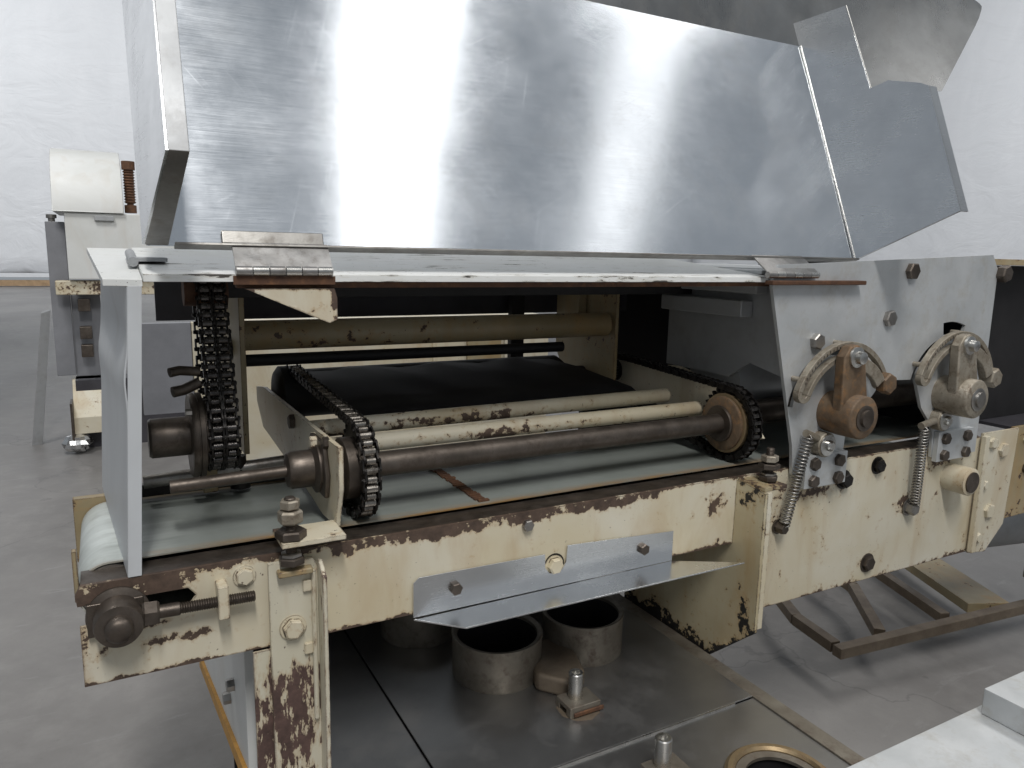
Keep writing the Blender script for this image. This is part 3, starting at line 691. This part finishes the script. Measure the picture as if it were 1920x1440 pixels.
# rear drum
MB().lathe((.315, .56, 1.034), (1, 0, 0), [(.020, 0), (.050, .003), (.062, .012), (.062, .03), (.053, .05), (.054, .30), (.054, .72), (.04, .74), (.022, .745), (.022, .83)], 48).build('rear_drum', 'black', mach)
MB().sheet([[(.385 + (.60 + (.60 - y) * .35) * i / 12, y, z + .003 * math.sin(i * 1.7 + y * 30)) for i in range(13)] for y, z in ((.60, 1.062), (.57, 1.084), (.54, 1.086), (.45, 1.072), (.36, 1.057), (.30, 1.047), (.284, 1.036))], lambda p: Vector((0, .002, -.010))).build('black_apron', 'black', mach, angle=60)
MB().cyl((.23, .47, 1.125), (1.0, .47, 1.123), .0125, n=20).build('black_cross_rod', 'black', mach)
MB().cyl((.225, .45, 1.178), (1.115, .45, 1.178), .030, n=32).build('cream_cross_tube', 'cream_dirty', mach)
MB().box(.16, 1.45, .30, .36, 1.262, 1.296).build('under_plate_beam', 'black', mach, 0.002)
MB().box(.10, 1.40, .74, .752, 1.185, 1.30).build('rear_guard', 'darkgrey', mach)
# rear frame plates
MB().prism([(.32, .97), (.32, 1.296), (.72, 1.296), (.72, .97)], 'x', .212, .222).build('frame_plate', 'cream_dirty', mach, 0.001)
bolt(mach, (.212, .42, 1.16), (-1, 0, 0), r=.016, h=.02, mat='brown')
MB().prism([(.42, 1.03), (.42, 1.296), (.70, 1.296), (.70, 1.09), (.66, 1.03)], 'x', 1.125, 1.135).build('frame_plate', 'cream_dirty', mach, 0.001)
MB().box(1.10, 1.124, .55, .62, 1.19, 1.27).build('frame_block', 'cream_dirty', mach, 0.002)
MB().box(.98, 1.02, .70, .72, .95, 1.29).build('dark_strut', 'black', mach)
for (a, b_) in (((1.19, .70, 1.02), (1.19, .70, 1.30)), ((1.20, .70, 1.04), (1.28, .70, 1.28)), ((1.33, .70, 1.02), (1.33, .70, 1.30))):
    MB().cyl(a, b_, .014, n=12).build('dark_strut', 'black', mach)

# left vertical chain drive
chain('drive_chain', .150, (.24, 1.045), .066, (.30, 1.275), .030, .0150, .014, .0068, 'roller_dark', 'black drive chain hanging down inside the white end cover')
chain('drive_chain', .172, (.24, 1.045), .066, (.30, 1.275), .030, .0150, .014, .0068, 'roller_dark', 'second strand of the black drive chain next to the frame plate')
hubp = MB().lathe((.050, .24, 1.035), (1, 0, 0), [(.030, 0), (.033, .004), (.033, .062), (.070, .063), (.072, .066), (.072, .072), (.069, .0725), (.069, .075), (.072, .0755), (.072, .083), (.060, .085), (.060, .13)], 48).build('drive_hub', 'brown', mach, angle=35)
MB().lathe((.120, .30, 1.275), (1, 0, 0), [(.026, 0), (.028, .07)], 28).build('upper_drive_hub', 'rust', mach)
MB().tube([(.085, .20, 1.15), (.100, .205, 1.152), (.13, .21, 1.148)], .008, 10).build('grease_fitting', 'brown', mach)
MB().tube([(.088, .20, 1.118), (.105, .205, 1.12), (.13, .21, 1.13)], .009, 10).build('grease_fitting', 'brown', mach)
bolt(hubp, (.112, .19, 1.085), (-1, 0, 0), r=.006, h=.008, mat='zinc')

# end cover -------------------------------------------------------------------
rows = []
for j in range(25):
    t = j / 24; z = .915 + (1.296 - .915) * t; row = []
    for i in range(21):
        u = i / 20; y = .002 + .36 * u
        zz = z
        if j == 0: zz = .898 + .030 * u
        bul = .010 * math.exp(-((t - .82) / .10) ** 2) * math.sin(u * math.pi) - .004 * math.exp(-((t - .68) / .08) ** 2)
        row.append((.005 + .023 * (zz - .905) / .40 - .030 * u + bul, y, zz))
    rows.append(row)
cov = MB().sheet(rows, lambda p: Vector((.002, 0, 0))).build('end_cover', 'cover', mach, angle=60); lab(cov, 'pale grey sheet metal cover over the belt end')
MB().prism([(.005, .8985), (.022, .8985), (.045, 1.298), (.028, 1.298)], 'y', -.0015, .001).build('cover_flange', 'cover', cov, 0.0006)

# hinged top plate ------------------------------------------------------------
pl = MB().add([(.047, 0, 1.303), (1.208, 0, 1.303), (1.208, .34, 1.336), (.047, .34, 1.336), (.047, 0, 1.3135), (1.208, 0, 1.3135), (1.208, .34, 1.3465), (.047, .34, 1.3465)],
              [(0, 3, 2, 1), (4, 5, 6, 7), (0, 1, 5, 4), (1, 2, 6, 5), (2, 3, 7, 6), (3, 0, 4, 7)])
top = pl.build('top_plate', 'white', mach, 0.0008, wear=lambda p: max(0.10, 0.30 * math.exp(-p.y / .02)) if p.x < 1.0 else 0.06, step=(.03, .02, None)); lab(top, 'scratched white top plate that carries the hood hinges')
MB().add([(.000, .02, 1.297), (.046, .0, 1.297), (.046, .36, 1.336), (-.020, .36, 1.336), (.000, .02, 1.306), (.046, .0, 1.306), (.046, .36, 1.3445), (-.020, .36, 1.3445)],
         [(0, 3, 2, 1), (4, 5, 6, 7), (0, 1, 5, 4), (1, 2, 6, 5), (2, 3, 7, 6), (3, 0, 4, 7)]).build('cover_lid', 'white', mach, 0.0006)
MB().cyl((.040, .10, 1.327), (.040, .22, 1.338), .007, n=14).build('lid_hinge', 'pale_steel', mach)
MB().box(.04, .085, .10, .155, 1.3275, 1.3335).build('hinge_tab', 'pale_steel', top, 0.001)
MB().box(.047, 1.30, .345, .95, 1.330, 1.338).build('rear_shade_cover', 'white', mach, 0.001)  # unseen plate added to keep overhead light off the tubes
MB().box(1.30, 1.98, .02, .95, 1.322, 1.329).build('cam_shade_roof', 'alu', mach, 0.001)  # unseen plate added to block light from above the cam unit
MB().box(1.21, 1.298, .035, .344, 1.318, 1.326).build('cam_shade_roof', 'alu', mach, 0.001)  # narrow unseen piece of the same added light blocker
MB().box(.165, 1.44, .012, .030, 1.294, 1.3025).build('hinge_bar', 'rust', mach, 0.001)
MB().box(1.170, 1.455, -.034, -.0125, 1.2985, 1.3075).build('hinge_bar', 'rust', mach, 0.002)
# support wedge under the first hinge
MB().prism([(.175, 1.2935), (.300, 1.2935), (.304, 1.280), (.304, 1.248), (.292, 1.243), (.275, 1.250)], 'y', -.001, .011).build('hinge_gusset', 'cream', mach, 0.001, wear=lambda p: .75 if (p.x > .297 or p.z > 1.288) else 0.05, step=(.006, None, .006))

# hood ------------------------------------------------------------------------
th = math.atan2(.204, .496); up = Vector((0, math.sin(th), math.cos(th))); outw = Vector((0, -math.cos(th), math.sin(th)))
A0 = Vector((0, .030, 1.351))
def hp(x, s, d):                              # hood frame: x, distance up the panel, distance out of the panel
    p = A0 + up * s + outw * d; return (x, p.y, p.z)
def slab(x0, x1, s0, s1, d0, d1):
    vs = [hp(x, s, d) for d in (d0, d1) for s in (s0, s1) for x in (x0, x1)]
    return MB().add(vs, [(0, 2, 3, 1), (4, 5, 7, 6), (0, 1, 5, 4), (2, 6, 7, 3), (0, 4, 6, 2), (1, 3, 7, 5)])
def sideprism(poly, x0, x1):
    n = len(poly); vs = [hp(x0, s, d) for s, d in poly] + [hp(x1, s, d) for s, d in poly]
    return MB().add(vs, [tuple(range(n)), tuple(range(2 * n - 1, n - 1, -1))] + [(i, (i + 1) % n, n + (i + 1) % n, n + i) for i in range(n)])
def sd(y, z):
    v = Vector((0, y, z)) - A0; return (v.dot(up), v.dot(outw))
HL = .537
rows = []
for j in range(25):
    s = HL * j / 24; row = []
    for i in range(49):
        x = .055 + 1.435 * i / 48
        w = .0016 * math.sin(math.pi * j / 24) * math.sin(2.2 * math.pi * i / 48 + .6) + .0004 * math.sin(7 * x + 5 * s)
        row.append(hp(x, s, w))
    rows.append(row)
hood = MB().sheet(rows, lambda p: outw * -.003).build('hood', 'stainless', mach, angle=60); lab(hood, 'shiny stainless hood panel hinged open above the white plate')
prof = [sd(*q) for q in ((.030, 1.351), (-.197, 1.451), (-.101, 1.702), (-.083, 1.710), (-.009, 1.728), (.032, 1.719), (.116, 1.908), (.260, 1.905))]
sideprism(prof, 1.4905, 1.4935).build('hood_side', 'bracket', hood)
sl, dl = sd(-.197, 1.451)
bd = sd(-.101, 1.702)
sideprism([prof[1], prof[2], (prof[2][0], prof[2][1] - .003), (prof[1][0], prof[1][1] - .003)], 1.494, 1.518).build('side_flange', 'bracket', hood)
sideprism([(0, 0), (sl, dl), (sl + .012, dl - .001), (.012, 0)], 1.4936, 1.497).build('side_edge', 'lip', hood)
profl = [sd(*q) for q in ((.030, 1.351), (-.197, 1.451), (-.05, 1.835), (.10, 1.95), (.262, 1.905))]
n_ = len(profl); lx = lambda d: .050 + .018 * max(0.0, d) / .248
MB().add([hp(lx(d), q, d) for q, d in profl] + [hp(lx(d) + .003, q, d) for q, d in profl], [tuple(range(n_)), tuple(range(2 * n_ - 1, n_ - 1, -1))] + [(i, (i + 1) % n_, n_ + (i + 1) % n_, n_ + i) for i in range(n_)]).build('hood_side', 'bracket', hood)
e2 = sd(-.05, 1.835)
sideprism([profl[1], e2, (e2[0], e2[1] - .003), (profl[1][0], profl[1][1] - .003)], .069, .092).build('side_flange', 'pale_steel', hood, 0.0012)
MB().add([hp(.0535, 0, 0), hp(.082, 0, 0), hp(.092, sl, dl), hp(.0685, sl, dl), hp(.0535, .003, 0), hp(.082, .003, 0), hp(.092, sl + .003, dl - .001), hp(.0685, sl + .003, dl - .001)], [(0, 1, 2, 3), (7, 6, 5, 4), (0, 4, 5, 1), (1, 5, 6, 2), (2, 6, 7, 3), (3, 7, 4, 0)]).build('bottom_flange', 'lip', hood, 0.0008)
MB().tube([hp(1.4895, .004, .0025), hp(1.4895, HL, .0025)], .0016, 8).build('fold_highlight', 'zinc', hood)  # bright bead added to draw the highlight along the fold
MB().tube([hp(1.492, *prof[5]), hp(1.492, *prof[6])], .0018, 8).build('cut_edge', 'zinc', hood)
slab(.089, 1.49, -.004, .0, -.004, .014).build('hood_hem', 'lip', hood, 0.001)
# rear stainless chute behind the hood
rows = []
for j in range(13):
    t = j / 12; row = []
    for i in range(25):
        u = i / 24; x = 1.10 + (1.30 + .32 * t) * u
        y = .46 + .10 * (1 - u) + .12 * math.sin(u * math.pi) * (1 - .5 * t) + .07 * t; z = 1.86 + .36 * t + .03 * u
        if u > .85: z -= max(0, t - .85) * ((u - .85) / .15) ** 3 * .25
        if t > .6: x -= u ** 8 * ((t - .6) / .4) ** 3 * .06
        row.append((x, y, z))
    rows.append(row)
ch_ = MB().sheet(rows, lambda p: Vector((0, .003, 0))).build('rear_chute', 'stainless_dark', mach, angle=60); lab(ch_, 'dull curved stainless chute behind the hood')
MB().box(1.4, 1.43, .60, .62, 1.30, 1.90).build('chute_support', 'stainless_dark', mach)
MB().box(1.9, 1.93, .62, .64, 1.30, 1.90).build('chute_support', 'stainless_dark', mach)

# hinges ----------------------------------------------------------------------
def hinge(x0, x1, label, plate=True, dy=0.0):
    p1 = Vector((0, -.004 + dy, 1.3215)); p2 = A0 + outw * .006 + up * .002
    d = (p2 - p1).normalized(); nrm = Vector((0, -d.z, d.y))
    vs = []
    for x in (x0, x1):
        for q, w in ((p1, 0), (p2, 0), (p2, .003), (p1, .003)):
            v = q + nrm * w; vs.append((x, v.y, v.z))
    h = MB().add(vs, [(0, 1, 2, 3), (7, 6, 5, 4), (0, 4, 5, 1), (1, 5, 6, 2), (2, 6, 7, 3), (3, 7, 4, 0)]).build('hinge', 'hinge', mach, 0.0005); lab(h, label)
    n = 6; w = (x1 - x0) / n
    for k in range(n):
        MB().cyl((x0 + k * w + .0006, -.004 + dy, 1.3185), (x0 + (k + 1) * w - .0006, -.004 + dy, 1.3185), .0068, n=18).build('knuckle', 'zinc' if k % 2 else 'hinge', h, 0.0004)
    if plate: MB().box(x0 - .003, x1 + .004, -.0035, -.0006, 1.2995, 1.3115).build('rusty_pad', 'rust', h)
    if plate:
        slab(x0 - .012, x1 - .004, .002, .022, .0032, .0072).build('weld_strip', 'lip', hood, 0.003)
    return h
hinge(.162, .297, 'steel hinge at the end cover side of the hood')
hinge(1.165, 1.312, 'steel hinge at the cam unit side of the hood', False, -.018)

MB().box(.20, 1.147, .58, .59, .05, .80).build('rear_shade_panel', 'black', mach)  # black panel added to block light behind and darken the deck
# left skirt below the beam
MB().prism([(.85, .30), (.10, .475), (.10, .76), (.85, .76)], 'x', .165, .180).build('skirt_panel', 'bgwhite', mach, 0.001)
MB().prism([(.85, .272), (.10, .447), (.10, .475), (.85, .30)], 'x', .158, .182).build('skirt_edge', 'orange', mach, 0.001)
for y, z in ((.30, .50), (.24, .56), (.40, .62), (.52, .60)): bolt(mach, (.165, y, z), (-1, 0, 0), r=.012, h=.014, mat='steel')

# ================================================================== LOWER DECK
DZ = .48
deck = thing('pan_deck', (.78, .05, 0), 'low stainless deck with round cups standing under the cream beam', 'deck')
MB().box(.275, .443, -.75, .55, DZ - .010, DZ - .006).build('deck_plate', 'deck', deck, 0.0006)
MB().box(.445, 1.100, -.130, .55, DZ - .003, DZ).build('deck_plate', 'deck', deck, 0.0006)
dp = MB().box(.445, 1.100, -.75, -.132, DZ - .008, DZ - .004).build('deck_plate', 'deck', deck)
cut(dp, MB().cyl((.955, -.335, .3), (.955, -.335, .6), .066, n=48))
MB().box(.445, 1.050, -.1335, -.1305, DZ - .004, DZ + .0004).build('plate_edge', 'zinc', deck)
MB().box(1.1005, 1.136, -.75, .55, DZ - .010, DZ - .0005).build('deck_rim', 'cup', deck, 0.001)
db = MB().box(.29, 1.13, -.74, .54, .42, DZ - .0105).build('deck_body', 'black', deck)
cut(db, MB().cyl((.955, -.335, .3), (.955, -.335, .6), .066, n=48))
for x in (.60, 1.07):
    for y in (-.66, .46): MB().box(x - .02, x + .02, y - .02, y + .02, 0, .4195).build('leg', 'brownframe', deck)
def cup(cx, cy, R, h, nm='cup'):
    return MB().lathe((cx, cy, DZ - .001), (0, 0, 1), [(R * .985, 0), (R, .004), (R, h - .004), (R * 1.02, h - .003), (R * 1.02, h + .003), (R * .985, h + .004), (R * .90, h), (R * .90, .01), (.001, .008)], 48, close=False).build(nm, 'cup', deck, angle=40), MB().lathe((cx, cy, DZ + .002), (0, 0, 1), [(R * .895, h - .010), (R * .895, .008), (.001, .0085)], 40, close=False).build('cup_black_inside', 'black', deck)  # second mesh: black inner shell that darkens the inside of the cup
cup(.682, .187, .094, .088); cup(.897, .187, .090, .088); cup(.60, .42, .090, .088)
MB().prism([(.745, .17), (.80, .20), (.85, .17), (.815, .05), (.765, .02), (.715, .08)], 'z', DZ - .001, DZ + .040).build('cup_web', 'brownframe', deck, 0.010)
def pin(cx, cy, h=.052):
    cl = MB().prism([(cy - .026, DZ), (cy - .026, DZ + .022), (cy + .026, DZ + .022), (cy + .026, DZ), (cy + .014, DZ), (cy + .014, DZ + .012), (cy - .010, DZ + .012), (cy - .010, DZ)], 'x', cx - .035, cx + .035).build('pin_clamp', 'cup', deck, 0.002)
    MB().lathe((cx - .004, cy + .006, DZ + .0215), (0, 0, 1), [(.0145, 0), (.0145, h - .002), (.013, h), (.009, h), (.009, h - .012), (.0005, h - .012)], 24, close=False).build('pin', 'zinc', cl, angle=35)
    MB().box(cx - .028, cx + .040, cy - .030, cy - .0262, DZ + .003, DZ + .012).build('clamp_key', 'rust', cl, 0.002)
    MB().lathe((cx, cy, DZ - .0005), (0, 0, 1), [(.046, 0), (.040, .0012)], 9, rot=.4).build('grease_patch', 'brownframe', cl)
    return cl
pin(.762, -.005); pin(.785, -.238)
MB().ring((.955, -.335, DZ - .004), (0, 0, 1), [(.094, 0), (.094, .008), (.088, .013), (.080, .013), (.076, .008), (.076, 0)], 56).build('bushing_ring', 'brass', deck, angle=30)
MB().ring((.955, -.335, DZ - .004), (0, 0, 1), [(.0755, 0), (.0755, .006), (.060, .006), (.060, 0)], 56).build('ring_liner', 'cup', deck, angle=30)
MB().lathe((.955, -.335, .421), (0, 0, 1), [(.001, 0), (.0655, .001), (.0655, DZ - .430)], 48, close=False).build('ring_bore', 'black', deck)

# ================================================================== FOREGROUND TABLE
tb = thing('metal_table', (1.4, -.75, 0), 'bare aluminium table top with a notched block beside the floor frame', 'table')
MB().prism([(.90, -.421), (2.6, -.417), (2.6, -1.0), (1.30, -1.0), (.90, -.75)], 'z', .535, .55).build('table_top', 'alu', tb, 0.0015)
MB().box(1.342, 1.85, -.56, -.435, .5505, .600).build('table_block', 'alu', tb, 0.002)
MB().box(1.475, 1.85, -.53, -.438, .6005, .612).build('block_step', 'alu', tb, 0.002)
MB().lathe((1.36, -.60, .5505), (0, 0, 1), [(.012, 0), (.012, .0008), (.006, .001)], 20).build('screw_hole', 'brown', tb)
for x, y in ((1.35, -.60), (2.5, -.60), (2.5, -.95), (1.5, -.95)): MB().box(x - .02, x + .02, y - .02, y + .02, 0, .5345).build('leg', 'alu', tb)

# ================================================================== FLOOR FRAME (right)
fr = thing('floor_frame', (2.6, .3, 0), 'low brown welded steel frame standing on the concrete', 'frame')
Z0, Z1 = .115, .15
def bar(a, b_, w=.036, nm='frame_bar', mat='brownframe'):
    a, b_ = Vector((*a, 0)), Vector((*b_, 0)); d = (b_ - a).normalized(); n = Vector((-d.y, d.x, 0)) * w / 2
    poly = [(a + n).to_2d(), (b_ + n).to_2d(), (b_ - n).to_2d(), (a - n).to_2d()]
    return MB().prism([tuple(p) for p in poly], 'z', Z0, Z1).build(nm, mat, fr, 0.002)
bar((1.96, .31), (3.6, .14)); bar((1.985, .335), (2.02, .52)); bar((2.02, .52), (2.25, .95)); bar((2.19, .325), (2.42, .60)); bar((2.42, .60), (2.55, 1.0))
bar((2.50, .295), (2.75, .95)); bar((2.72, .27), (3.05, 1.0), .16, 'frame_plate_bar', 'cream_dirty'); bar((2.25, .95), (3.6, .95))
for p in ((2.27, .93), (3.5, .17), (2.7, .95), (3.5, .95)): MB().cyl((p[0], p[1], 0), (p[0], p[1], .1145), .02, n=14).build('foot', 'brownframe', fr)
rl_ = MB().cyl((2.60, .45, .40), (3.6, .20, .42), .10, n=40).build('drum_roll', 'pale_steel', fr); lab(rl_, 'pale drum lying across the frame')
for p in ((3.1, .325), (3.5, .225)): MB().box(p[0] - .02, p[0] + .02, p[1] - .02, p[1] + .02, .15, .32).build('drum_stand', 'brownframe', fr)

# ================================================================== BACKGROUND MACHINE
bgm = thing('background_machine', (-.1, 4.9, 0), 'white machine with curved cover standing in front of the tarp wall', 'machine')
prof = [(4.40, 1.55)] + [(4.85 - .45 * math.cos(a), 1.55 + .42 * math.sin(a)) for a in [math.pi * k / 16 for k in range(17)]]
MB().prism(prof, 'x', -.245, .150).build('curved_cover', 'bgwhite', bgm, 0.006, angle=50)
MB().box(-.185, .75, 4.42, 5.3, 1.13, 1.548).build('cabinet', 'bgwhite', bgm, 0.006)
MB().box(-.02, .09, 4.40, 4.419, 1.50, 1.53).build('latch', 'pale_steel', bgm, 0.002)
MB().box(-.30, -.192, 4.60, 4.65, .49, 1.49).build('grey_side_panel', 'grey', bgm, 0.004)
MB().box(-.264, .60, 4.45, 4.55, 1.03, 1.12).build('cream_block', 'cream', bgm, 0.006, wear=lambda p: .42, step=(.05, None, .03))
for z in (.92, .74, .62): MB().box(-.15, -.08, 4.50, 4.58, z, z + .08).build('rusty_fitting', 'brown', bgm, 0.004)
MB().box(-.19, -.02, 4.62, 4.66, .48, 1.02).build('grey_plate', 'grey', bgm, 0.003)
MB().prism([(4.62, .46), (4.40, .24), (4.40, .13), (4.50, .13), (4.75, .46)], 'x', -.22, -.02).build('sloping_foot', 'cream', bgm, 0.004)
MB().box(-.235, -.221, 4.36, 4.55, .10, .34).build('foot_plate', 'brown', bgm)
MB().box(-.20, .6, 4.55, 4.75, 0, .46).build('base', 'darkgrey', bgm)
sp_ = MB().lathe((.195, 4.55, 1.56), (0, 0, 1), [(.036, 0), (.036, .05), (.02, .052), (.02, .06)] + [q for k in range(12) for q in ((.028, .062 + k * .0175), (.036, .070 + k * .0175), (.028, .078 + k * .0175))] + [(.03, .275), (.04, .276), (.04, .33)], 20).build('screw_jack', 'rust', bgm, angle=30)
MB().lathe((-.262, 4.62, 1.49), (0, 0, 1), [(.02, 0), (.02, .02), (.03, .022), (.03, .045)], 16).build('knob', 'steel', bgm)
o = MB().add([(-.49, 4.76, .0), (-.43, 4.76, .0), (-.43, 4.80, .0), (-.49, 4.80, .0), (-.365, 4.64, .90), (-.31, 4.64, .92), (-.31, 4.66, .93), (-.365, 4.66, .91)], [(0, 3, 2, 1), (4, 5, 6, 7), (0, 1, 5, 4), (1, 2, 6, 5), (2, 3, 7, 6), (3, 0, 4, 7)]).build('leaning_strip', 'pale_steel'); tag(o, 'narrow pale metal strip leaning against the background machine', 'strip')
fo = MB(); random.seed(5)
n = 14; vs = []; fs = []
for j in range(9):
    for k in range(n):
        a = 2 * math.pi * k / n; ph = math.pi * j / 8; rr = .075 * (1 + random.uniform(-.3, .3))
        vs.append((-.205 + rr * math.sin(ph) * math.cos(a), 4.42 + rr * math.sin(ph) * math.sin(a), .07 - .07 * math.cos(ph) * (1 + random.uniform(-.1, .0))))
for j in range(8):
    for k in range(n): fs.append((j * n + k, j * n + (k + 1) % n, (j + 1) * n + (k + 1) % n, (j + 1) * n + k))
o = fo.add(vs, fs).build('foil_wrap', 'foil', angle=1); tag(o, 'crumpled silver foil lump at the foot of the background machine', 'foil')

# cabinet seen through the machine
rc = thing('cream_cabinet', (1.3, 2.7, 0), 'cream cabinet seen through the gaps behind the rollers', 'cabinet')
MB().box(.45, 2.14, 2.40, 3.1, .22, 1.02).build('cabinet_body', 'cream', rc, 0.003)
MB().box(.12, .32, 2.36, 2.40, .64, 1.03).build('grey_side_sheet', 'grey', rc, 0.002)
MB().box(.322, .45, 2.355, 2.40, .20, 1.03).build('side_post', 'cream', rc, 0.002)
for x0, x1, m in ((1.45, 1.62, 'cream'), (1.64, 1.84, 'cream_dirty'), (1.86, 2.12, 'cream')): MB().box(x0, x1, 2.385, 2.3995, .50, 1.00).build('cabinet_panel', m, rc, 0.002)
for x, y in ((.50, 2.45), (2.10, 2.45), (.50, 3.05), (2.10, 3.05)): MB().box(x - .02, x + .02, y - .02, y + .02, 0, .219).build('leg', 'cream_dirty', rc)
